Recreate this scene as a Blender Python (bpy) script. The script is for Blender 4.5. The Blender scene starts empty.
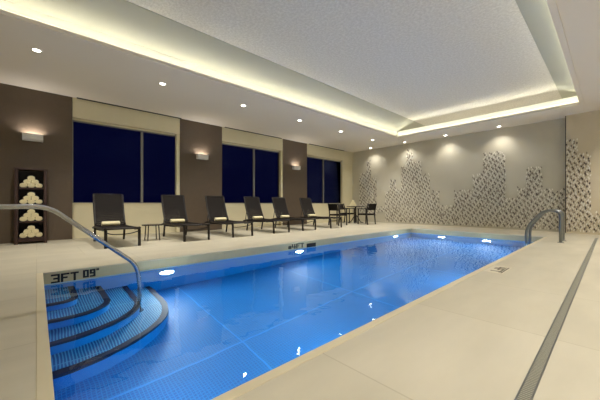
import bpy, bmesh, math, random
from mathutils import Vector, Matrix
random.seed(7)
S = bpy.context.scene
C = S.collection
PI = math.pi

# ------------------------------------------------------------------ materials
def lin(c):
    return tuple(((v/255)/12.92 if v/255 <= .04045 else ((v/255+.055)/1.055)**2.4) for v in c) + (1,)

def mat(name, rgb, rough=.6, metal=0, spec=.5, var=None, vscale=4, bump=0, bscale=60, emit=None, estr=0):
    m = bpy.data.materials.new(name); m.use_nodes = True
    nt = m.node_tree; b = nt.nodes['Principled BSDF']
    b.inputs['Base Color'].default_value = lin(rgb)
    b.inputs['Roughness'].default_value = rough
    b.inputs['Metallic'].default_value = metal
    b.inputs['Specular IOR Level'].default_value = spec
    tc = nt.nodes.new('ShaderNodeTexCoord')
    if var:
        n = nt.nodes.new('ShaderNodeTexNoise'); n.inputs['Scale'].default_value = vscale; n.inputs['Detail'].default_value = 5
        r = nt.nodes.new('ShaderNodeMix'); r.data_type = 'RGBA'
        r.inputs['A'].default_value = lin(rgb); r.inputs['B'].default_value = lin(var)
        nt.links.new(tc.outputs['Object'], n.inputs['Vector'])
        nt.links.new(n.outputs['Fac'], r.inputs['Factor']); nt.links.new(r.outputs['Result'], b.inputs['Base Color'])
    if bump:
        n = nt.nodes.new('ShaderNodeTexNoise'); n.inputs['Scale'].default_value = bscale; n.inputs['Detail'].default_value = 4
        u = nt.nodes.new('ShaderNodeBump'); u.inputs['Strength'].default_value = bump; u.inputs['Distance'].default_value = .01
        nt.links.new(tc.outputs['Object'], n.inputs['Vector'])
        nt.links.new(n.outputs['Fac'], u.inputs['Height']); nt.links.new(u.outputs['Normal'], b.inputs['Normal'])
    if emit:
        b.inputs['Emission Color'].default_value = lin(emit); b.inputs['Emission Strength'].default_value = estr
    return m

M = {}
M['soffit'] = mat('soffit_paint', (236, 228, 214), .8, bump=.05, bscale=90)
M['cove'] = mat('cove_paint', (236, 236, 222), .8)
M['slope'] = mat('cove_slope_shaded', (196, 194, 178), .8)  # darker than the cove: light falloff up the slope put into the colour
M['wall'] = mat('beige_wall_paint', (204, 198, 178), .75, var=(199, 192, 172), bump=.04, bscale=80)
M['wall_side'] = mat('side_wall_paint', (214, 202, 176), .75, var=(208, 196, 168))
M['cream'] = mat('cream_wall_paint', (226, 217, 184), .75, var=(221, 211, 176))
M['pier'] = mat('brown_wallcovering', (100, 86, 70), .7, var=(92, 78, 62), vscale=9, bump=.05, bscale=150)
M['frame_al'] = mat('window_frame_metal', (134, 132, 124), .45, .3)
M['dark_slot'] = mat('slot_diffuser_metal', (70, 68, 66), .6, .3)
M['espresso'] = mat('espresso_frame', (34, 27, 24), .45, .1, var=(29, 23, 21), vscale=12)
M['strap'] = mat('woven_strap', (34, 29, 26), .75, spec=.2, var=(29, 25, 23), vscale=40, bump=.2, bscale=200)
M['wood'] = mat('dark_wood', (58, 34, 28), .45, var=(44, 26, 22), vscale=14)
M['woodback'] = mat('dark_wood_back', (26, 22, 34), .6)
M['towel'] = mat('cream_terry', (236, 226, 186), .95, var=(228, 216, 172), vscale=25, bump=.5, bscale=220)
M['steel'] = mat('polished_steel', (190, 192, 196), .16, 1)
M['steel_dull'] = mat('brushed_steel', (128, 130, 128), .35, .8)
M['black'] = mat('black_marking', (8, 9, 9), .6)
M['tileband'] = mat('grey_tile_band', (204, 192, 150), .4, var=(194, 182, 142), vscale=10)
M['coping'] = mat('coping_stone', (214, 203, 174), .5, var=(206, 194, 162), vscale=6)
M['sconce'] = mat('sconce_metal', (226, 224, 220), .4, .05)
M['white_trim'] = mat('white_trim', (230, 230, 228), .5)
M['lens'] = mat('lamp_lens', (255, 255, 255), .5, emit=(255, 246, 228), estr=16)
M['sconce_lens'] = mat('sconce_lens', (255, 255, 255), .5, emit=(255, 244, 236), estr=1.2)
M['led'] = mat('led_strip', (255, 255, 255), .5, emit=(255, 253, 236), estr=12)
M['led_fill'] = mat('led_fill_strip', (255, 255, 255), .5, emit=(255, 253, 236), estr=4.5)  # dim emission for the added fill strips in the far recess
M['pool_lens'] = mat('pool_lamp_lens', (255, 255, 255), .4, emit=(205, 232, 255), estr=3.5)
M['nosing'] = mat('navy_nosing', (10, 22, 52), .5)
M['leaf_dark'] = mat('dark_glass_leaf', (94, 84, 75), .4)
M['leaf_mid'] = mat('taupe_glass_leaf', (150, 138, 122), .4)
M['leaf_light'] = mat('pearl_leaf', (238, 233, 219), .35)
M['table_glass'] = mat('dark_table_top', (48, 42, 38), .25)

def popcorn():
    m = mat('textured_ceiling', (240, 236, 228), .9)
    nt = m.node_tree; b = nt.nodes['Principled BSDF']; tc = nt.nodes['Texture Coordinate']
    v = nt.nodes.new('ShaderNodeTexNoise'); v.inputs['Scale'].default_value = 22; v.inputs['Detail'].default_value = 6; v.inputs['Roughness'].default_value = .7
    r = nt.nodes.new('ShaderNodeMapRange'); r.inputs['From Min'].default_value = .42; r.inputs['From Max'].default_value = .62
    u = nt.nodes.new('ShaderNodeBump'); u.inputs['Strength'].default_value = .35; u.inputs['Distance'].default_value = .02
    nt.links.new(tc.outputs['Object'], v.inputs['Vector']); nt.links.new(v.outputs['Fac'], r.inputs['Value'])
    nt.links.new(r.outputs['Result'], u.inputs['Height']); nt.links.new(u.outputs['Normal'], b.inputs['Normal'])
    mx = nt.nodes.new('ShaderNodeMix'); mx.data_type = 'RGBA'
    mx.inputs['A'].default_value = lin((230, 224, 213)); mx.inputs['B'].default_value = lin((248, 243, 233))
    nt.links.new(r.outputs['Result'], mx.inputs['Factor']); nt.links.new(mx.outputs['Result'], b.inputs['Base Color'])
    return m
M['popcorn'] = popcorn()

def grid_mat(name, a, bcol, joint, w, h, mortar, rough, offset=.5, noise=.5, nscale=3, bump=.15, streak=None):
    """tiles laid in object x/y"""
    m = mat(name, a, rough); nt = m.node_tree; b = nt.nodes['Principled BSDF']; tc = nt.nodes['Texture Coordinate']
    mp = nt.nodes.new('ShaderNodeMapping'); mp.inputs['Rotation'].default_value = (0, 0, PI/2)
    nt.links.new(tc.outputs['Object'], mp.inputs['Vector'])
    br = nt.nodes.new('ShaderNodeTexBrick'); br.offset = offset
    br.inputs['Scale'].default_value = 1; br.inputs['Brick Width'].default_value = w; br.inputs['Row Height'].default_value = h
    br.inputs['Mortar Size'].default_value = mortar; br.inputs['Mortar Smooth'].default_value = .3
    br.inputs['Color1'].default_value = lin(a); br.inputs['Color2'].default_value = lin(bcol); br.inputs['Mortar'].default_value = lin(joint)
    nt.links.new(mp.outputs['Vector'], br.inputs['Vector'])
    n = nt.nodes.new('ShaderNodeTexNoise'); n.inputs['Scale'].default_value = nscale; n.inputs['Detail'].default_value = 6
    m2 = nt.nodes.new('ShaderNodeMapping'); m2.inputs['Scale'].default_value = streak or (1, 1, 1)
    nt.links.new(tc.outputs['Object'], m2.inputs['Vector']); nt.links.new(m2.outputs['Vector'], n.inputs['Vector'])
    mx = nt.nodes.new('ShaderNodeMix'); mx.data_type = 'RGBA'; mx.blend_type = 'MULTIPLY'
    cr = nt.nodes.new('ShaderNodeValToRGB'); cr.color_ramp.elements[0].position = .3; cr.color_ramp.elements[1].position = .7
    cr.color_ramp.elements[0].color = (1-noise*.2, 1-noise*.2, 1-noise*.22, 1); cr.color_ramp.elements[1].color = (1, 1, 1, 1)
    nt.links.new(n.outputs['Fac'], cr.inputs['Fac'])
    mx.inputs['Factor'].default_value = 1
    nt.links.new(br.outputs['Color'], mx.inputs['A']); nt.links.new(cr.outputs['Color'], mx.inputs['B'])
    nt.links.new(mx.outputs['Result'], b.inputs['Base Color'])
    u = nt.nodes.new('ShaderNodeBump'); u.inputs['Strength'].default_value = bump; u.inputs['Distance'].default_value = .003; u.invert = True
    nt.links.new(br.outputs['Fac'], u.inputs['Height']); nt.links.new(u.outputs['Normal'], b.inputs['Normal'])
    return m
M['deck'] = grid_mat('limestone_deck', (206, 198, 177), (201, 193, 171), (187, 178, 154), 1.2, 1.2, .005, .42, noise=.7, nscale=2.2, streak=(1.6, .5, 1))
M['poolfloor'] = grid_mat('blue_mesh_floor', (0, 98, 176), (0, 106, 186), (20, 130, 204), .03, .03, .005, .45, offset=0, noise=.9, nscale=1.0)
M['poolwall'] = mat('blue_pool_liner', (2, 122, 196), .3, var=(2, 110, 182), vscale=1.2)
M['tread'] = grid_mat('blue_ribbed_tread', (10, 92, 150), (8, 86, 142), (70, 154, 194), .024, .8, .006, .45, offset=0)
M['seam'] = mat('pool_seam', (40, 140, 214), .4)

def water_mat():
    m = bpy.data.materials.new('pool_water'); m.use_nodes = True
    nt = m.node_tree; nt.nodes.remove(nt.nodes['Principled BSDF'])
    g = nt.nodes.new('ShaderNodeBsdfGlass'); g.inputs['IOR'].default_value = 1.333; g.inputs['Roughness'].default_value = 0
    g.inputs['Color'].default_value = (.93, .98, 1, 1)
    tc = nt.nodes.new('ShaderNodeTexCoord'); n = nt.nodes.new('ShaderNodeTexNoise')
    n.inputs['Scale'].default_value = 1.6; n.inputs['Detail'].default_value = 2.5; n.inputs['Roughness'].default_value = .45
    u = nt.nodes.new('ShaderNodeBump'); u.inputs['Strength'].default_value = .22; u.inputs['Distance'].default_value = .05
    nt.links.new(tc.outputs['Object'], n.inputs['Vector']); nt.links.new(n.outputs['Fac'], u.inputs['Height'])
    nt.links.new(u.outputs['Normal'], g.inputs['Normal'])
    nt.links.new(g.outputs[0], nt.nodes['Material Output'].inputs['Surface'])
    return m
M['water'] = water_mat()

def pane_mat():
    m = bpy.data.materials.new('window_glass'); m.use_nodes = True
    nt = m.node_tree; nt.nodes.remove(nt.nodes['Principled BSDF'])
    t = nt.nodes.new('ShaderNodeBsdfTransparent'); t.inputs['Color'].default_value = (.8, .85, .95, 1)
    g = nt.nodes.new('ShaderNodeBsdfGlossy'); g.inputs['Roughness'].default_value = .02; g.inputs['Color'].default_value = (.12, .14, .22, 1)
    f = nt.nodes.new('ShaderNodeFresnel'); f.inputs['IOR'].default_value = 1.3
    mx = nt.nodes.new('ShaderNodeMixShader')
    nt.links.new(f.outputs[0], mx.inputs[0]); nt.links.new(t.outputs[0], mx.inputs[1]); nt.links.new(g.outputs[0], mx.inputs[2])
    nt.links.new(mx.outputs[0], nt.nodes['Material Output'].inputs['Surface'])
    return m
M['pane'] = pane_mat()

# ------------------------------------------------------------------ helpers
def box(bm, x0, x1, y0, y1, z0, z1, mi=0, rot=None):
    vs = [bm.verts.new((x, y, z)) for z in (z0, z1) for y in (y0, y1) for x in (x0, x1)]
    for q in ((0, 2, 3, 1), (4, 5, 7, 6), (0, 1, 5, 4), (2, 6, 7, 3), (0, 4, 6, 2), (1, 3, 7, 5)):
        f = bm.faces.new([vs[i] for i in q]); f.material_index = mi
    if rot is not None:
        for v in vs: v.co = rot @ v.co
    return vs

def tube(bm, pts, r, n=10, mi=0, caps=True):
    """round bar along points; r number or list"""
    pts = [Vector(p) for p in pts]
    rs = r if isinstance(r, (list, tuple)) else [r]*len(pts)
    rings = []; prev = None
    for i, p in enumerate(pts):
        a = pts[max(i-1, 0)]; b = pts[min(i+1, len(pts)-1)]
        t = (b-a).normalized()
        if prev is None:
            ref = Vector((0, 0, 1)) if abs(t.z) < .9 else Vector((1, 0, 0))
            nrm = t.cross(ref).normalized()
        else:
            nrm = (prev - t*prev.dot(t)).normalized()
        prev = nrm; bn = t.cross(nrm)
        rings.append([bm.verts.new(p + (nrm*math.cos(2*PI*k/n) + bn*math.sin(2*PI*k/n))*rs[i]) for k in range(n)])
    for i in range(len(rings)-1):
        for k in range(n):
            f = bm.faces.new((rings[i][k], rings[i][(k+1) % n], rings[i+1][(k+1) % n], rings[i+1][k])); f.smooth = True; f.material_index = mi
    if caps:
        bm.faces.new(rings[0][::-1]).material_index = mi; bm.faces.new(rings[-1]).material_index = mi

def cyl(bm, c, r, z0, z1, n=24, mi=0, r2=None):
    r2 = r if r2 is None else r2
    a = [bm.verts.new((c[0]+r*math.cos(2*PI*k/n), c[1]+r*math.sin(2*PI*k/n), z0)) for k in range(n)]
    b = [bm.verts.new((c[0]+r2*math.cos(2*PI*k/n), c[1]+r2*math.sin(2*PI*k/n), z1)) for k in range(n)]
    for k in range(n):
        f = bm.faces.new((a[k], a[(k+1) % n], b[(k+1) % n], b[k])); f.smooth = True; f.material_index = mi
    bm.faces.new(a[::-1]).material_index = mi; bm.faces.new(b).material_index = mi

def fillet(pts, r, n=6):
    """round the inner corners of a polyline"""
    pts = [Vector(p) for p in pts]; out = [pts[0]]
    for i in range(1, len(pts)-1):
        a, b, c = pts[i-1], pts[i], pts[i+1]
        d1 = (a-b); d2 = (c-b); rr = min(r, d1.length*.48, d2.length*.48)
        p1 = b+d1.normalized()*rr; p2 = b+d2.normalized()*rr
        for k in range(n+1):
            t = k/n; out.append(p1*(1-t)**2 + b*2*t*(1-t) + p2*t*t)
    out.append(pts[-1]); return out

def obj(name, bm, m, parent=None, bevel=0, loc=None):
    bmesh.ops.recalc_face_normals(bm, faces=bm.faces)
    me = bpy.data.meshes.new(name); bm.to_mesh(me); bm.free()
    for x in (m if isinstance(m, (list, tuple)) else [m]): me.materials.append(x)
    o = bpy.data.objects.new(name, me); C.objects.link(o)
    if parent is not None: o.parent = parent
    if loc: o.location = loc
    if bevel:
        b = o.modifiers.new('bevel', 'BEVEL'); b.width = bevel; b.segments = 2; b.limit_method = 'ANGLE'
    return o

def tag(o, label=None, cat=None, group=None, kind=None):
    if label: o['label'] = label
    if cat: o['category'] = cat
    if group: o['group'] = group
    if kind: o['kind'] = kind
    return o

def empty(name, loc=(0, 0, 0), rz=0, label=None, cat=None, group=None):
    o = bpy.data.objects.new(name, None); C.objects.link(o); o.empty_display_size = .1
    o.location = loc; o.rotation_euler = (0, 0, rz)
    return tag(o, label, cat, group)

def kids(o): return [c for c in bpy.data.objects if c.parent == o]
def copy_tree(o, parent=None):
    c = o.copy(); C.objects.link(c); c.parent = parent
    for ch in kids(o): copy_tree(ch, c)
    return c

def struct(name, bm, m, bevel=0): return tag(obj(name, bm, m, bevel=bevel), kind='structure')
def B(): return bmesh.new()

# ------------------------------------------------------------------ key dimensions (camera foot is the origin)
WX, WY, PY, PX = -8.85, 11.72, 11.42, -.91     # window wall, far wall, projecting far wall, its left edge
RX, BY = 2.4, -2.6                              # right and back walls
CZ = 3.44                                       # soffit height
PL, PR, PN, PF = -4.74, -1.17, .052, 9.6         # pool opening
WZ = -.16                                       # water level
PB = -1.3                                       # pool floor
REC = .13                                       # window wall set back behind the piers
piers = [(-2.6, .64), (3.2, 4.58), (7.21, 8.54)]
wins = [(.64, 3.2, 2.2, 3.05), (4.58, 7.21, 5.96, 6.93), (8.54, 11.05, 9.75, 10.72)]
SILL, HEAD = .86, 2.93

# ------------------------------------------------------------------ floor (deck around the pool opening)
bm = B()
x0, x1, y0, y1 = WX-.4, RX+.2, BY-.2, WY+.3
cw = .055
xs = [x0, PL-.01, PR+cw, x1]; ys = [y0, PN-cw, PF+.01, y1]
for i in range(3):
    for j in range(3):
        if i == 1 and j == 1: continue
        box(bm, xs[i], xs[i+1], ys[j], ys[j+1], -.3, 0)
struct('floor', bm, M['deck'])

# ------------------------------------------------------------------ walls
bm = B(); box(bm, WX-.4, PX+.15, WY, WY+.2, 0, 4.15); struct('wall_far', bm, M['wall'])
bm = B(); box(bm, PX, RX+.2, PY, WY+.2, 0, 4.15); struct('wall_far_projection', bm, M['wall_side'])
bm = B(); box(bm, RX, RX+.2, BY-.2, PY, 0, 4.15); struct('wall_right', bm, M['wall_side'])
bm = B(); box(bm, WX-.4, RX+.2, BY-.2, BY, 0, 4.15); struct('wall_back', bm, M['wall_side'])
bm = B()                                        # recessed window wall with its three openings, and the end piece by the corner
X0, X1 = WX-.35, WX-REC
for a, b, mu, re in wins:
    box(bm, X0, X1, a-.02, b+.02, 0, SILL)
    box(bm, X0, X1, a-.02, b+.02, HEAD, 3.6)
box(bm, X0, WX, 11.05, WY, 0, 3.6)
struct('wall_left', bm, M['cream'])
for i, (a, b) in enumerate(piers):
    bm = B(); box(bm, WX-.35, WX, a, b, 0, 3.6); struct('wall_left_pier', bm, M['pier'])
for i, (a, b, mu, re) in enumerate(wins):
    bm = B(); box(bm, WX-REC, WX-.005, a+.003, b-.003 if i < 2 else b+.2, 2.96, CZ-.002); o = struct('trim_%d' % (i+1), bm, M['cream'], .004)
    # window
    bm = B()
    fx0, fx1 = X1-.09, X1-.045
    t = .03
    box(bm, fx0, fx1, a, a+t, SILL, HEAD); box(bm, fx0, fx1, b-t, b, SILL, HEAD)
    box(bm, fx0, fx1, a+t, b-t, SILL, SILL+t); box(bm, fx0, fx1, a+t, b-t, HEAD-t, HEAD)
    w = struct('window_%d' % (i+1), bm, M['frame_al'])
    bm = B(); box(bm, fx0-.005, fx1+.02, mu-.03, mu+.03, SILL+t, HEAD-t); obj('mullion', bm, M['frame_al'], w, .004)
    bm = B(); box(bm, fx0+.015, fx0+.022, a+t, mu-.03, SILL+t, HEAD-t); obj('window_pane', bm, M['pane'], w)
    bm = B(); box(bm, fx0+.015, fx0+.022, mu+.03, b-t, SILL+t, HEAD-t); obj('window_pane', bm, M['pane'], w)
    bm = B(); box(bm, fx1+.021, X1+.02, a+.004, b-.004, SILL-.002, SILL+.014); obj('window_sill', bm, M['cream'], w, .003)
    # right side jamb, part of the deep reveal
    bm = B(); box(bm, X1, WX-.012, b-.10, b-.003, .0, 2.955); struct('trim_%d' % (i+4), bm, M['cream'])
bm = B(); box(bm, PX-.022, PX-.002, PY+.02, PY+.045, 0, CZ-.002); struct('trim_10', bm, M['dark_slot'])  # dark strip standing in for the shade line at the wall joint
bm = B(); box(bm, WX-.0, PX, WY-.012, WY, 0, .07); struct('baseboard_far', bm, M['wall'])
bm = B(); box(bm, PX, RX, PY-.012, PY, 0, .07); struct('baseboard_right', bm, M['wall_side'])

# ------------------------------------------------------------------ ceiling: soffit, tray, cove
TL, TR, TN, TF = -5.6, -.56, -1.9, 10.3
UZ = 4.0
MZ = 3.69
bm = B()
xs = [WX-.4, TL-.14, TR+.14, RX+.2]; ys = [BY-.2, TN-.14, TF+.14, WY+.2]
for i in range(3):
    for j in range(3):
        if i == 1 and j == 1: continue
        box(bm, xs[i], xs[i+1], ys[j], ys[j+1], CZ, CZ+.06)
# ledge that carries the light strips
def ring(bm, o, i_, z0, z1):
    ox0, ox1, oy0, oy1 = o; ix0, ix1, iy0, iy1 = i_
    box(bm, ox0, ix0, oy0, oy1, z0, z1); box(bm, ix1, ox1, oy0, oy1, z0, z1)
    box(bm, ix0, ix1, oy0, iy0, z0, z1); box(bm, ix0, ix1, iy1, oy1, z0, z1)
def rect(e): return (TL-e, TR+e, TN-e, TF+e)
ring(bm, rect(.14), rect(0), CZ, CZ+.02)
ring(bm, rect(.02), rect(0), CZ+.02, CZ+.05)
struct('ceiling', bm, M['soffit'])
bm = B(); ring(bm, rect(.075), rect(-.002), CZ-.018, CZ-.001); struct('trim_7', bm, M['soffit'])
bm = B()
ring(bm, rect(.22), rect(.115), CZ+.02, CZ+.12)
ring(bm, rect(.22), rect(.135), CZ+.12, MZ)
struct('trim_8', bm, M['cove'])
# sloping sides above the long moulding
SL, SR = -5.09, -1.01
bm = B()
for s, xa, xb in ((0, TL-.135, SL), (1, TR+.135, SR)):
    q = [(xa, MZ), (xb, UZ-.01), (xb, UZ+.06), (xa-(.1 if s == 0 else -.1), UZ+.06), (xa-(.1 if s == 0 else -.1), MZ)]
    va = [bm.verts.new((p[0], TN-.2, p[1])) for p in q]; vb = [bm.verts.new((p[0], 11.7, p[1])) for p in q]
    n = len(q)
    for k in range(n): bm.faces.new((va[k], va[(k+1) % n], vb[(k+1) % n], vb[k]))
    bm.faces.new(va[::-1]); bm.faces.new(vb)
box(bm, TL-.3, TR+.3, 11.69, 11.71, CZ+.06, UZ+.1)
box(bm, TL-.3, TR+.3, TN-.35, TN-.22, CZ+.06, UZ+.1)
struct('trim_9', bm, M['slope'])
bm = B(); box(bm, TL-.35, TR+.35, TN-.4, 11.7, UZ, UZ+.1); struct('ceiling', bm, M['popcorn'])

for nm, b4 in (('above the window side of the pool', (TL-.06, TL-.03, TN, TF)), ('above the walkway side of the pool', (TR+.03, TR+.06, TN, TF)),
               ('along the far end of the ceiling tray', (TL-.02, TR+.02, TF+.03, TF+.06)), ('along the near end of the ceiling tray', (TL-.02, TR+.02, TN-.06, TN-.03))):
    bm = B(); box(bm, *b4, CZ+.021, CZ+.033)
    tag(obj('cove_light_strip', bm, M['led']), 'hidden warm white light strip in the cove ' + nm, 'light strip')

bm = B(); box(bm, TL-.1, TR+.1, TF+1.12, TF+1.15, CZ+.061, CZ+.075)  # added strip, out of view, brightens the ceiling panel past the moulding
tag(obj('cove_light_strip', bm, M['led_fill']), 'added fill light strip, out of view, against the back of the far ceiling recess', 'light strip')
bm = B(); box(bm, TL-.1, TR+.1, TF+.60, TF+.622, CZ+.061, CZ+.075)  # second added strip, unseen, evens out the same dark ceiling band
tag(obj('cove_light_strip', bm, M['led_fill']), 'added fill light strip hidden in the recess behind the far cove moulding', 'light strip')

# recessed downlights
def lamp(name, kind, parent, loc, power, col=(1, .95, .87), rot=(0, 0, 0), **k):
    d = bpy.data.lights.new(name, kind); d.energy = power; d.color = col
    for a, v in k.items(): setattr(d, a, v)
    o = bpy.data.objects.new(name, d); C.objects.link(o); o.parent = parent; o.location = loc; o.rotation_euler = rot
    return o
proto = None
def downlight(x, y, label, power, group=None):
    global proto
    if proto is None:
        proto = empty('downlight')
        bm = B()
        n = 28
        for (ra, za, rb, zb) in ((.075, -.001, .073, -.008), (.073, -.008, .054, -.008), (.054, -.008, .05, -.001)):
            a = [bm.verts.new((ra*math.cos(2*PI*k/n), ra*math.sin(2*PI*k/n), za)) for k in range(n)]
            b = [bm.verts.new((rb*math.cos(2*PI*k/n), rb*math.sin(2*PI*k/n), zb)) for k in range(n)]
            for k in range(n): bm.faces.new((a[k], a[(k+1) % n], b[(k+1) % n], b[k]))
        obj('trim_ring', bm, M['white_trim'], proto)
        bm = B(); cyl(bm, (0, 0), .052, -.004, -.001); obj('lens', bm, M['lens'], proto)
        o = proto
    else:
        o = empty('downlight')
        for ch in kids(proto):
            if ch.type == 'MESH':
                c = ch.copy(); C.objects.link(c); c.parent = o
    o.location = (x, y, CZ); tag(o, label, 'ceiling light', group)
    lamp('bulb', 'SPOT', o, (0, 0, -.03), power, spot_size=math.radians(125), spot_blend=.9, shadow_soft_size=.05)
    return o
P1 = 200
rown = ['nearest the camera, above the towel rack', 'second along, above the first lounger', 'third along, between the first two windows', 'fourth along, in front of the middle window', 'fifth along, near the third window', 'last along, nearest the far wall']
for k in range(6):
    downlight(-6.55, .0+2*k, 'round recessed ceiling light over the lounger row, ' + rown[k], P1, 'downlights over the lounger row')
for x, l in ((-7.54, 'in the corner above the dining set'), (-5.88, 'above the tall peak of the mosaic'), (-4.25, 'above the low gap in the mosaic'), (-2.55, 'at the right, above the second mosaic tower')):
    downlight(x, 11.36, 'small recessed ceiling light washing the far wall, ' + l, 38, 'downlights along the far wall')
for k in range(6):
    downlight(.75, .0+2*k, 'round recessed ceiling light over the walkway right of the pool, number %d from the camera' % (k+1), P1*.95, 'downlights over the right walkway')

# slot diffusers in front of each window head
for (a, b), l in zip(((.72, 3.22), (4.66, 7.1), (8.62, 11.0)), ('first', 'middle', 'far')):
    bm = B(); box(bm, WX+.02, WX+.07, a, b, CZ-.012, CZ-.0005)
    for s in (.018, .05): box(bm, WX+s, WX+s+.004, a, b, CZ-.018, CZ-.012)
    tag(obj('air_slot_diffuser', bm, M['dark_slot']), 'long dark linear air slot in the ceiling above the %s window' % l, 'air vent', 'linear air slots above the windows')

# ------------------------------------------------------------------ sconces
def sconce(y, label):
    r = empty('wall_sconce', (WX, y, 2.265), 0, label, 'wall lamp', 'box sconces on the brown piers')
    bm = B()
    w = .172
    pr = [(.0, 0), (.09, .0), (.13, .03), (.13, .145), (.12, .15), (.12, .045), (.085, .012), (.0, .012)]
    va = [bm.verts.new((p[0], -w, p[1])) for p in pr]; vb = [bm.verts.new((p[0], w, p[1])) for p in pr]
    for k in range(len(pr)-1): bm.faces.new((va[k], va[k+1], vb[k+1], vb[k]))
    for yy in (-w, w-.006): box(bm, .0, .128, yy, yy+.006, .004, .148)
    obj('housing', bm, M['sconce'], r)
    bm = B(); box(bm, 0, .012, -w+.01, w-.01, .01, .16); obj('back_plate', bm, M['dark_slot'], r)
    bm = B(); box(bm, .03, .1, -w+.02, w-.02, .10, .112); obj('lens', bm, M['sconce_lens'], r)
    lamp('bulb', 'AREA', r, (.085, 0, .115), 3.6, (1, .93, .87), rot=(PI, 0, 0), shape='RECTANGLE', size=.07, size_y=.32)
sconce(-.06, 'silver box wall sconce above the towel rack at the left')
sconce(3.87, 'silver box wall sconce on the pier between the first and second windows')
sconce(7.87, 'silver box wall sconce on the pier left of the third window')

# ------------------------------------------------------------------ mosaic of leaf shaped tiles
def mosaic(name, cols, y, label, seed):
    rnd = random.Random(seed); bm = B()
    px, pz = .066, .104
    row = 0; z = .09
    while z < 3.35:
        x = cols[0][0] + (px/2 if row % 2 else 0); ci = 0
        while x < cols[-1][1]:
            top = low = 0
            for a, b, h, lo in cols:
                if a <= x < b: top = h; low = lo
            edge = top - z
            if top > 0 and edge > 0 and z > low and (edge > .16 or rnd.random() < .75) and rnd.random() < .985:
                t = rnd.random(); q = (ci+2*(row//2)+(row % 2)) % 3
                mi = (0 if t < .72 else 1) if q == 0 else (2 if t < .93 else 1)
                a = (.26 if (row % 2) else -.22) + rnd.uniform(-.3, .3)
                L, W = .042*rnd.uniform(.85, 1.1), .0165*rnd.uniform(.85, 1.15)
                shp = [(0, -L), (W*.72, -L*.5), (W, 0), (W*.72, L*.5), (0, L), (-W*.72, L*.5), (-W, 0), (-W*.72, -L*.5)]
                ca, sa = math.cos(a), math.sin(a); d = .006
                jx, jz = x+rnd.uniform(-.015, .015), z+rnd.uniform(-.015, .015)
                fr = [bm.verts.new((jx+u*ca-v*sa, y-d, jz+u*sa+v*ca)) for u, v in shp]
                bk = [bm.verts.new((jx+u*ca-v*sa, y, jz+u*sa+v*ca)) for u, v in shp]
                bm.faces.new(fr).material_index = mi
                for k in range(8): bm.faces.new((fr[k], fr[(k+1) % 8], bk[(k+1) % 8], bk[k])).material_index = mi
            x += px; ci += 1
        z += pz*.5; row += 1
    return tag(obj(name, bm, [M['leaf_dark'], M['leaf_mid'], M['leaf_light']]), label, 'wall mosaic')
far_cols = [(-8.4, -8.0, 2.35, .45), (-8.0, -7.75, 2.95, .35), (-7.75, -7.45, 2.1, .3), (-7.45, -7.0, .75, .5), (-7.0, -6.78, 1.4, .05), (-6.78, -6.48, 1.95, .05), (-6.48, -6.22, 1.5, .05),
            (-6.22, -5.98, 2.55, .05), (-5.98, -5.72, 3.2, .05), (-5.72, -5.3, 2.62, .05), (-5.3, -4.98, 2.1, .05), (-4.98, -4.62, 1.42, .05),
            (-4.62, -4.05, .78, .05), (-4.05, -3.45, 1.36, .05), (-3.45, -3.12, 1.95, .05), (-3.12, -2.45, 2.66, .05), (-2.45, -2.1, 1.05, .05),
            (-2.1, -1.87, 1.42, .05), (-1.87, -1.5, 2.02, .05), (-1.5, -.93, 1.33, .05)]
mosaic('leaf_mosaic', far_cols, WY-.012, 'skyline shaped mosaic of dark and pearl leaf tiles across the long far wall', 3)
mosaic('leaf_mosaic', [(-.885, -.68, 2.72, .05), (-.68, -.41, 2.28, .05), (-.41, .6, .62, .05), (.6, 1.2, 1.3, .05)], PY-.012, 'tall mosaic of leaf tiles on the projecting wall at the right edge', 5)

# ------------------------------------------------------------------ swimming pool
pool = empty('swimming_pool', (0, 0, 0), 0, 'long rectangular indoor pool with vivid blue interior sunk into the beige deck', 'swimming pool')
bm = B(); box(bm, PL-.12, PR+.12, PN-.12, PF+.12, PB-.1, PB); obj('pool_floor', bm, M['poolfloor'], pool)
bm = B()
zt = WZ-.0
ring(bm, (PL-.12, PR+.12, PN-.12, PF+.12), (PL, PR, PN, PF), PB, zt)
obj('pool_wall', bm, M['poolwall'], pool)
bm = B()
ring(bm, (PL-.1, PR+.1, PN-.1, PF+.1), (PL, PR, PN, PF), zt, -.012)
obj('tile_band', bm, M['tileband'], pool)
bm = B()
box(bm, PL-.009, PR+cw-.001, PN-cw+.001, PN+.006, -.012, .004)          # near end coping
box(bm, PR-.006, PR+cw-.001, PN+.006, PF, -.012, .004)                  # right coping
box(bm, PL-.009, PL+.006, PN+.006, PF, -.012, .002)
box(bm, PL+.006, PR-.006, PF-.006, PF+.009, -.012, .002)
obj('coping', bm, M['coping'], pool, .003)
# thin bright steel lip just above the water
bm = B(); ring(bm, (PL-.01, PR+.01, PN-.01, PF+.01), (PL+.006, PR-.006, PN+.006, PF-.006), WZ+.004, WZ+.016); obj('gutter_lip', bm, mat('pale_gutter_lip', (170, 205, 220), .3), pool)
# floor seams
bm = B()
box(bm, -2.745, -2.72, PN, PF, PB, PB+.003)
for yy in (1.64, 3.6, 5.6, 7.6): box(bm, PL, PR, yy, yy+.022, PB, PB+.003)
obj('floor_seams', bm, M['seam'], pool)
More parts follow.
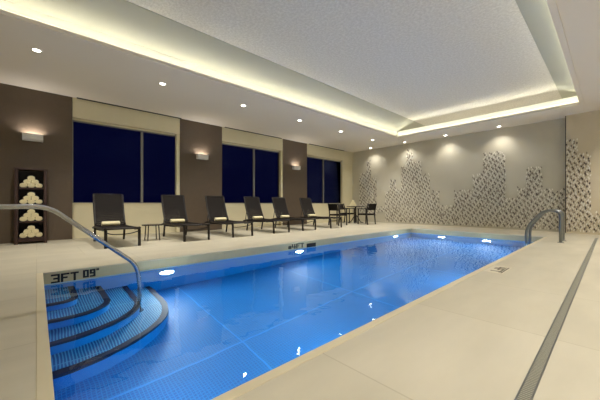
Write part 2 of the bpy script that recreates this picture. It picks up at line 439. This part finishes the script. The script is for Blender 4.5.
# steps in the near left corner
steps = empty('steps'); steps.parent = pool
SX = [-4.04, -3.71, -3.38, -3.05]; SY = [.35, .64, .95, 1.26]; SZ = [-.38, -.60, -.82, -1.04]; SR_ = [(.16, .18), (.36, .40), (.66, .90), (1.0, 1.21)]
def step_outline(x, y, r):
    pts = [(PL, y)]
    cx, cy = x-r[0], max(y-r[1], PN)
    ry = y-cy
    for k in range(25):
        a = PI/2*(1-k/24); pts.append((cx+r[0]*math.cos(a), cy+ry*math.sin(a)))
    if cy > PN+.01: pts.append((x, PN))
    return pts
for k in range(4):
    ol = step_outline(SX[k], SY[k], SR_[k])
    zt_ = SZ[k]; zb = PB
    bm = B()
    full = ol + [(PL, PN)]
    a = [bm.verts.new((p[0], p[1], zt_)) for p in full]; b = [bm.verts.new((p[0], p[1], zb)) for p in full]
    bm.faces.new(a); bm.faces.new(b[::-1])
    for i in range(len(full)): bm.faces.new((a[i], a[(i+1) % len(full)], b[(i+1) % len(full)], b[i])).material_index = 1
    st = obj('step', bm, [M['tread'], M['poolwall']], steps)
    bm = B()                                    # nosing strip: follows the outline, 7 cm wide, wraps the edge
    inn = []
    for i, p in enumerate(ol):
        q0 = Vector(ol[max(i-1, 0)]); q1 = Vector(ol[min(i+1, len(ol)-1)]); t = (q1-q0).normalized()
        nrm = Vector((-t.y, t.x)); nrm = nrm if nrm.dot(Vector((PL, PN))-Vector(p)) > 0 else -nrm
        inn.append(Vector(p)+nrm*.06)
    out = [Vector(p) for p in ol]
    rows = []
    for p, q in zip(out, inn):
        d = (p-q).normalized()*.008
        rows.append([bm.verts.new((p.x+d.x, p.y+d.y, zt_-.045)), bm.verts.new((p.x+d.x, p.y+d.y, zt_+.006)), bm.verts.new((q.x, q.y, zt_+.006)), bm.verts.new((q.x, q.y, zt_-.002))])
    for i in range(len(rows)-1):
        for j in range(3): bm.faces.new((rows[i][j], rows[i][j+1], rows[i+1][j+1], rows[i+1][j]))
    tag(obj('nosing', bm, M['nosing'], st), 'dark navy non-slip edge of the step')
# underwater lights
PW = 21
def pool_light(x, y, z, nx, ny, pw):
    r = empty('underwater_light', (x, y, z), math.atan2(ny, nx)); r.parent = pool
    bm = B()
    R_ = Matrix.Rotation(PI/2, 4, 'Y')
    cyl(bm, (0, 0), .11, .0, .02, 28); bmesh.ops.transform(bm, matrix=R_, verts=bm.verts); obj('bezel', bm, M['steel'], r)
    bm = B(); cyl(bm, (0, 0), .085, .021, .03, 24); bmesh.ops.transform(bm, matrix=R_, verts=bm.verts); obj('lens', bm, M['pool_lens'], r)
    lamp('bulb', 'AREA', r, (.04, 0, 0), pw, (.84, .97, 1), rot=(0, -PI/2, 0), shape='DISK', size=.2)
for y in (1.5, 4.3, 8.5): pool_light(PL, y, -.42, 1, 0, PW)
for x in (-3.7, -2.45): pool_light(x, PF, -.62, 0, -1, PW)
for y in (2.2, 5.2, 8.0): pool_light(PR, y, -.6, -1, 0, PW)  # unseen lights on the right wall, added as fill for the pool
pool_light(-2.0, PN, -.6, 0, 1, PW*.6)

# water surface
bm = B()
nx, ny = 36, 96
vs = [[bm.verts.new((PL+(PR-PL)*i/nx, PN+(PF-PN)*j/ny, WZ)) for i in range(nx+1)] for j in range(ny+1)]
for j in range(ny):
    for i in range(nx): bm.faces.new((vs[j][i], vs[j][i+1], vs[j+1][i+1], vs[j+1][i])).smooth = True
w = obj('pool_water', bm, M['water'])
if w.data.polygons[0].normal.z < 0: w.data.flip_normals()
tag(w, 'clear rippled blue water filling the swimming pool', 'water', kind='stuff')

# ------------------------------------------------------------------ block lettering
GL = {
 '3': [(0, 6, 5, 7), (0, 0, 5, 1), (1.4, 3, 5, 4), (4, 0, 5, 7)],
 'F': [(0, 0, 1.1, 7), (0, 6, 5, 7), (0, 3, 3.8, 4)],
 'T': [(0, 6, 5, 7), (2, 0, 3.1, 7)],
 '0': [(0, 0, 1.2, 7), (2.8, 0, 4, 7), (0, 0, 4, 1.1), (0, 5.9, 4, 7)],
 '9': [(0, 3, 1.2, 7), (2.8, 0, 4, 7), (0, 3, 4, 4), (0, 5.9, 4, 7), (0, 0, 4, 1.1)],
 '"': [(0, 5.6, .6, 7.2), (1.1, 5.6, 1.7, 7.2)],
 '4': [(0, 3, 1, 7), (0, 2.2, 5, 3.2), (3.2, 0, 4.2, 7)],
 '#': [(.8, .5, 1.6, 5), (2.8, .5, 3.6, 5), (0, 1.4, 4.4, 2.2), (0, 3.3, 4.4, 4.1)],
}
ADV = {'3': 5, 'F': 5, 'T': 5, '0': 4, '9': 4, '"': 1.7, '4': 5, '#': 4.4, ' ': 2}
def letters(text, h, width, origin, ux, uy, n, thick=.003):
    """block letters as thin solid plates: baseline direction ux, up direction uy, facing n"""
    bm = B(); tot = sum(ADV[c] for c in text)+1.0*(len(text)-1); sx = width/tot; sz = h/7; cx = 0
    ux, uy, n, o = Vector(ux), Vector(uy), Vector(n), Vector(origin)
    for c in text:
        for j, (a, b, a2, b2) in enumerate(GL.get(c, [])):
            e = .22; vs = box(bm, cx+a-e, cx+a2+e, b-e, b2+e, 0, 1)
            for v in vs: v.co = o + ux*(v.co.x*sx) + uy*(v.co.y*sz) + n*(v.co.z*(thick+j*.0002))
        cx += ADV[c]+1.0
    return bm
r = empty('depth_marker', (0, 0, 0), 0, 'depth marking 3 FT 09" in black on the grey tile band by the pool steps', 'depth marking')
obj('feet_lettering', letters('3FT', .105, .27, (PL+.001, .135, -.142), (0, 1, 0), (0, 0, 1), (1, 0, 0)), M['black'], r)
obj('inches_lettering', letters('09"', .095, .17, (PL+.001, .455, -.125), (0, 1, 0), (0, 0, 1), (1, 0, 0)), M['black'], r)
r = empty('depth_marker', (0, 0, 0), 0, 'depth marking 4FT with a black plate on the tile band of the far long side', 'depth marking')
obj('feet_lettering', letters('#4FT', .10, .46, (PL+.001, 4.01, -.135), (0, 1, 0), (0, 0, 1), (1, 0, 0)), M['black'], r)
bm = B(); box(bm, PL+.001, PL+.006, 4.56, 4.86, -.15, -.06); obj('black_plate', bm, M['black'], r)
r = empty('deck_marking', (0, 0, 0), 0, 'small 4FT marking set flat into the deck by the right pool edge', 'depth marking')
bm = B(); box(bm, -1.1, -.9, 4.16, 4.66, .0, .0015); obj('marker_tile', bm, mat('marker_tile', (212, 203, 180), .4), r)
obj('lettering', letters('4FT', .11, .36, (-1.05, 4.59, .0016), (0, -1, 0), (1, 0, 0), (0, 0, 1), .001), mat('deck_lettering', (92, 84, 66), .5), r)
bm = B(); box(bm, -.93, -.915, 4.2, 4.62, .0016, .0026); obj('underline', bm, mat('deck_line', (92, 84, 66), .5), r)

# ------------------------------------------------------------------ hand rails
rr = empty('step_handrail', (-3.9, -.55, 0), 0, 'long polished steel handrail running down into the pool over the steps', 'handrail')
bm = B()
pth = fillet([(0, 0, 0), (0, 0, .825), (0, .64, .825), (0, 1.44, .12), (0, 1.475, -.1), (0, 1.475, -1.03)], .12, 8)
pth = [p for p in pth]
tube(bm, pth, .0235, 14); obj('rail', bm, M['steel'], rr)
bm = B(); cyl(bm, (0, 0), .055, 0, .018, 24, r2=.045); obj('floor_flange', bm, M['steel'], rr)
bm = B(); cyl(bm, (0, 1.475), .055, -1.035, -1.02, 24, r2=.045); obj('step_flange', bm, M['steel'], rr)

lad = empty('ladder_rails', (-.76, 8.45, 0), 0, 'pair of arched steel pool ladder rails at the far right corner of the pool', 'ladder')
for dy in (0, .45):
    bm = B()
    pth = fillet([(0, dy, 0), (0, dy, .705), (-.3, dy, .70), (-.60, dy, .29), (-.60, dy, -1.2)], .17, 9)
    tube(bm, pth, .030, 14); ra = obj('rail', bm, M['steel_dull'], lad)
    bm = B(); cyl(bm, (0, dy), .06, 0, .016, 24, r2=.05); obj('floor_flange', bm, M['steel'], ra)
for z in (-.42, -.7, -.98):
    bm = B(); box(bm, -.64, -.55, .024, .426, z-.012, z+.012); obj('rung', bm, M['steel'], lad, .004)

# ------------------------------------------------------------------ linear drain
dr = empty('linear_drain', (-.26, 0, 0), 0, 'long narrow steel drain grate running along the right walkway', 'floor drain')
bm = B(); y0, y1 = -.6, 10.3
box(bm, -.027, -.02, y0, y1, 0, .003); box(bm, .02, .027, y0, y1, 0, .003)
obj('grate_frame', bm, M['steel_dull'], dr)
bm = B(); box(bm, -.02, .02, y0, y1, .0, .0008); obj('channel', bm, mat('drain_channel', (92, 92, 84), .7), dr)
bm = B(); y = y0
while y < y1: box(bm, -.02, .02, y, y+.009, .0008, .003); y += .017
tag(obj('slotted_grate', bm, mat('drain_grate', (160, 158, 142), .5, .05), dr))

# ------------------------------------------------------------------ towel rolls
def roll_mesh(L, w, h):
    """rolled towel lying along x: squashed roll with a spiral end"""
    bm = B(); n = 22; rings = []
    prof = [(-L/2, .82), (-L/2+.008, .96), (-L/2+.02, 1.0), (L/2-.02, 1.0), (L/2-.008, .96), (L/2, .82)]
    for x, s in prof:
        rings.append([bm.verts.new((x, w/2*s*math.cos(2*PI*k/n)*(1+.03*math.sin(3*k)), h/2+h/2*s*math.sin(2*PI*k/n))) for k in range(n)])
    for i in range(len(rings)-1):
        for k in range(n): bm.faces.new((rings[i][k], rings[i][(k+1) % n], rings[i+1][(k+1) % n], rings[i+1][k])).smooth = True
    # spiral relief on both ends
    for sgn, rg in ((-1, rings[0]), (1, rings[-1])):
        prev = rg
        for s, dx in ((.62, 0), (.56, -.008), (.50, 0), (.34, 0), (.28, -.008), (.22, 0), (.06, 0)):
            cur = [bm.verts.new((sgn*(L/2+dx), w/2*s*math.cos(2*PI*k/n), h/2+h/2*s*math.sin(2*PI*k/n))) for k in range(n)]
            for k in range(n): bm.faces.new((prev[k], prev[(k+1) % n], cur[(k+1) % n], cur[k]))
            prev = cur
        bm.faces.new(prev)
    # loose outer edge of the towel
    box(bm, -L/2+.01, L/2-.01, w*.30, w*.42, h*.80, h*.86)
    return bm

# ------------------------------------------------------------------ towel rack with pyramids of rolled towels
RY = -.085
rack = empty('towel_rack', (-8.58, RY, 0), 0, 'tall dark wooden open shelving rack holding rolled towels against the brown wall', 'towel rack')
hw, hd = .255, .19
bm = B()
for y in (-hw, hw-.055):
    bm2 = B(); box(bm2, -hd, hd, y, y+.055, .05, 1.58); obj('side_panel', bm2, M['wood'], rack, .004)
    for x in (-hd, hd-.05):
        bm2 = B(); box(bm2, x, x+.05, y, y+.055, 0, .05); obj('foot', bm2, M['wood'], rack)
bm.free()
bm = B(); box(bm, -hd-.01, hd+.012, -hw-.012, hw+.012, 1.58, 1.615); obj('top_panel', bm, M['wood'], rack, .004)
bm = B(); box(bm, -hd, -hd+.012, -hw+.055, hw-.055, .1, 1.58); obj('back_panel', bm, M['woodback'], rack)
TZ = [1.20, .85, .48, .13]
for z in TZ:
    bm = B(); box(bm, -hd+.012, hd-.004, -hw+.055, hw-.055, z-.03, z); obj('shelf', bm, M['wood'], rack, .003)
bm = B(); box(bm, hd-.03, hd-.01, -hw+.055, hw-.055, .052, .095); obj('bottom_rail', bm, M['wood'], rack)
tier = ['top shelf', 'second shelf from the top', 'third shelf from the top', 'bottom shelf']
tm = None; tw, th_ = .124, .098
for k, z in enumerate(TZ):
    for rowi, (cnt, nm) in enumerate(((3, 'bottom row'), (2, 'middle row'), (1, 'peak'))):
        for j in range(cnt):
            if tm is None: o = obj('rolled_towel', roll_mesh(.3, tw, th_), M['towel']); tm = o
            else: o = tm.copy(); C.objects.link(o)
            o.location = (-8.575, RY+(j-(cnt-1)/2)*tw*.985, z+rowi*.079)
            pos = {3: ('left end', 'middle', 'right end'), 2: ('left one', 'right one'), 1: ('single roll',)}[cnt][j]
            tag(o, 'cream rolled towel, %s, %s, towel rack %s' % (pos, nm, tier[k]), 'towel', 'rolled towels on the rack')

# ------------------------------------------------------------------ sun loungers (local x to the pool, y across)
def make_lounger():
    r = empty('sun_lounger')
    W = .308
    # side rails: seat rail then backrest stile, per part
    bm = B()
    for s in (-1, 1):
        tube(bm, fillet([(1.38, s*(W-.02), .365), (1.2, s*(W-.02), .35), (.5, s*(W-.02), .335), (0, s*(W-.02), .34), (-.25, s*(W-.02), .30)], .15, 5), .027, 8)
    tube(bm, [(1.38, -W+.02, .365), (1.38, W-.02, .365)], .019, 8)
    tube(bm, [(-.25, -W+.02, .30), (-.25, W-.02, .30)], .017, 8)
    obj('seat_frame', bm, M['espresso'], r)
    bm = B()
    n = 25
    for i in range(n):
        t = i/(n-1); x = .03+t*1.32
        z = .352+.012*(t**3)-.012*math.sin(PI*t)
        box(bm, x-.0255, x+.0255, -W+.025, W-.025, z-.003, z+.003)
    obj('seat_slats', bm, M['strap'], r)
    for s in (-1, 1):
        bm = B(); q = [(-.05, .27), (.3, .285), (.7, .295), (1.1, .325), (1.33, .36), (1.33, .375), (.7, .345), (-.05, .345)]
        va = [bm.verts.new((a, s*(W-.012), b)) for a, b in q]; vb = [bm.verts.new((a, s*(W-.03), b)) for a, b in q]
        for k in range(8): bm.faces.new((va[k], va[(k+1) % 8], vb[(k+1) % 8], vb[k]))
        bm.faces.new(va); bm.faces.new(vb[::-1]); obj('side_apron', bm, M['strap'], r)
    # backrest, slightly curved
    def bk(t):                                  # point on the backrest line
        return (.07-.31*t-.03*math.sin(PI*t), .35+.73*t)
    b_ = None
    bm = B()
    for i in range(19):
        t = .03+i/18*.94; x, z = bk(t); x2, z2 = bk(min(t+.022, 1)); 
        wv = W-.03+.0*t
        a = Vector((x, 0, z)); d = (Vector(bk(t+.01)+(0,)) - Vector(bk(t-.01)+(0,)))
        ang = math.atan2(d.y, d.x)              # direction in x-z
        ux = Vector((math.cos(ang), 0, math.sin(ang))); nn = Vector((-ux.z, 0, ux.x))
        vs = box(bm, -.0195, .0195, -wv, wv, -.003, .003)
        for v in vs: v.co = a+ux*v.co.x+nn*v.co.z+Vector((0, v.co.y, 0))
    back = obj('backrest', bm, M['strap'], r)
    bm = B()
    pts = [bk(k/10) for k in range(11)]
    for s in (-1, 1): tube(bm, [(p[0], s*(W-.02), p[1]) for p in pts], .022, 8)
    tube(bm, [(pts[-1][0], -W+.02, pts[-1][1]), (pts[-1][0], W-.02, pts[-1][1])], .018, 8)
    obj('back_frame', bm, M['espresso'], back)
    for s in (-1, 1):
        bm = B(); tube(bm, [(-.12, s*(W-.07), .72), (-.24, s*(W-.07), .31)], .011, 6); obj('back_brace', bm, M['espresso'], r)
    for s in (-1, 1):                            # front legs: broad, sweeping from under the seat
        bm = B(); tube(bm, fillet([(1.0, s*(W-.02), .33), (1.30, s*(W-.02), .355), (1.36, s*(W-.02), .33), (1.37, s*(W-.02), 0)], .09, 5), .028, 8); obj('leg', bm, M['espresso'], r)
        bm = B(); tube(bm, [(.02, s*(W-.02), .335), (-.06, s*(W-.02), .0)], .024, 8); obj('leg', bm, M['espresso'], r)
    bm = B(); tube(bm, fillet([(1.33, -W+.02, .30), (1.16, -W*.5, .235), (1.16, W*.5, .235), (1.33, W-.02, .30)], .15, 6), .011, 6); obj('stretcher', bm, M['espresso'], r)
    return r
lounger = make_lounger()
LY = [1.26, 2.74, 3.96, 5.31, 6.50, 7.86]
ord_ = ['first from the left, by the towel rack', 'second from the left, right of the small side table', 'third from the left, below the sconce on the pier', 'fourth from the left, in front of the middle window', 'fifth from the left, against the third pier', 'last on the right, next to the dining set']
LX = -7.90
towelL = None
for i, y in enumerate(LY):
    o = lounger if i == 0 else copy_tree(lounger)
    dx = (0, .02, .02, -.05, -.1, -.12)[i]
    o.location = (LX+dx, y, 0); tag(o, 'dark brown slatted reclining lounger, ' + ord_[i], 'lounger', 'dark sun loungers along the windows')
    if towelL is None: t = obj('rolled_towel', roll_mesh(.35, .115, .105), M['towel']); towelL = t
    else: t = towelL.copy(); C.objects.link(t)
    t.rotation_euler = (0, 0, PI/2); t.location = (LX+dx+.15, y-.01, .352)
    tag(t, 'cream rolled towel on the seat of the lounger ' + ord_[i].split(',')[0], 'towel', 'rolled towels on the loungers')

# side table
st = empty('side_table', (-7.3, 2.0, 0), 0, 'small round dark side table between the first and second loungers', 'side table')
bm = B(); cyl(bm, (0, 0), .22, .35, .372, 36); obj('tabletop', bm, M['table_glass'], st, .004)
for k in range(4):
    a = PI/4+k*PI/2; bm = B(); tube(bm, [(.155*math.cos(a), .155*math.sin(a), .35), (.18*math.cos(a), .18*math.sin(a), 0)], .012, 8); obj('leg', bm, M['espresso'], st)

# ------------------------------------------------------------------ dining set in the corner
tb = empty('dining_table', (-7.75, 10.5, 0), 0, 'round dark pedestal dining table in the far left corner', 'table')
bm = B(); cyl(bm, (0, 0), .40, .725, .75, 40); obj('tabletop', bm, M['table_glass'], tb, .005)
bm = B(); tube(bm, [(0, 0, .725), (0, 0, .5), (0, 0, .3), (0, 0, .05)], [.035, .03, .04, .05], 14); obj('pedestal', bm, M['espresso'], tb)
for k in range(4):
    a = PI/4*.7+k*PI/2; bm = B()
    tube(bm, fillet([(0, 0, .38), (.12*math.cos(a), .12*math.sin(a), .22), (.2*math.cos(a), .2*math.sin(a), .06), (.34*math.cos(a), .34*math.sin(a), .016)], .1, 5), .018, 8); obj('foot', bm, M['espresso'], tb)
def make_chair():                               # faces +x
    r = empty('dining_armchair')
    for sy in (-1, 1):
        bm = B(); tube(bm, [(.24, sy*.25, 0), (.24, sy*.25, .42), (.235, sy*.25, .64)], .026, 8); obj('leg', bm, M['espresso'], r)
        bm = B(); tube(bm, [(-.27, sy*.25, 0), (-.22, sy*.25, .42), (-.25, sy*.25, .66), (-.31, sy*.25, .87)], .026, 8); obj('leg', bm, M['espresso'], r)
        bm = B(); box(bm, -.25, .27, sy*.25-.028, sy*.25+.028, .635, .665); obj('armrest', bm, M['espresso'], r, .005)
    bm = B(); box(bm, -.23, .25, -.245, .245, .385, .45); obj('seat', bm, M['strap'], r, .01)
    R_ = Matrix.Translation((-.275, 0, .60)) @ Matrix.Rotation(-.26, 4, 'Y')
    bm = B(); box(bm, -.012, .012, -.235, .235, -.01, .27, rot=R_); obj('backrest', bm, M['strap'], r, .006)
    return r
ch = make_chair()
ch.location = (-7.03, 10.28, 0); ch.rotation_euler = (0, 0, PI*.97)
tag(ch, 'dark armchair on the pool side of the dining table, its back to the pool', 'chair', 'armchairs around the dining table')
for (x, y, rz, l) in ((-7.45, 8.92, PI*.5, 'dark armchair at the left of the dining table, beside the last lounger'),
                      (-8.1, 10.33, PI*.06, 'dark armchair behind the dining table, by the third window')):
    c = copy_tree(ch); c.location = (x, y, 0); c.rotation_euler = (0, 0, rz); c['label'] = l
for dy, row, nm in ((-.1, 0, 'left of the lower row'), (0, 0, 'middle of the lower row'), (.1, 0, 'right of the lower row'), (-.05, 1, 'left of the second row'), (.05, 1, 'right of the second row'), (0, 2, 'top of the pile')):
    t = towelL.copy(); C.objects.link(t); t.rotation_euler = (0, 0, -.93)
    t.scale = (.5, 1, 1)
    t.location = (-7.84+dy*.8, 10.42+dy*.6, .7505+row*.083); tag(t, 'pale rolled towel on the dining table, ' + nm, 'towel', 'rolled towels on the dining table')

# ------------------------------------------------------------------ world, camera
w = bpy.data.worlds.new('night'); S.world = w; w.use_nodes = True
w.node_tree.nodes['Background'].inputs['Color'].default_value = (.0010, .0014, .014, 1)
w.node_tree.nodes['Background'].inputs['Strength'].default_value = 1
cd = bpy.data.cameras.new('camera'); cam = bpy.data.objects.new('camera', cd); C.objects.link(cam)
f = 286.7
cd.sensor_width = 36; cd.lens = f/600*36; cd.shift_y = 4/600; cd.clip_start = .05
th = math.atan(312/f)
cam.location = (0, 0, .85); cam.rotation_euler = (PI/2, 0, th)
S.camera = cam
S.view_settings.view_transform = 'Standard'; S.view_settings.look = 'None'; S.view_settings.exposure = .25; S.view_settings.gamma = 1; S.view_settings.use_curve_mapping = False
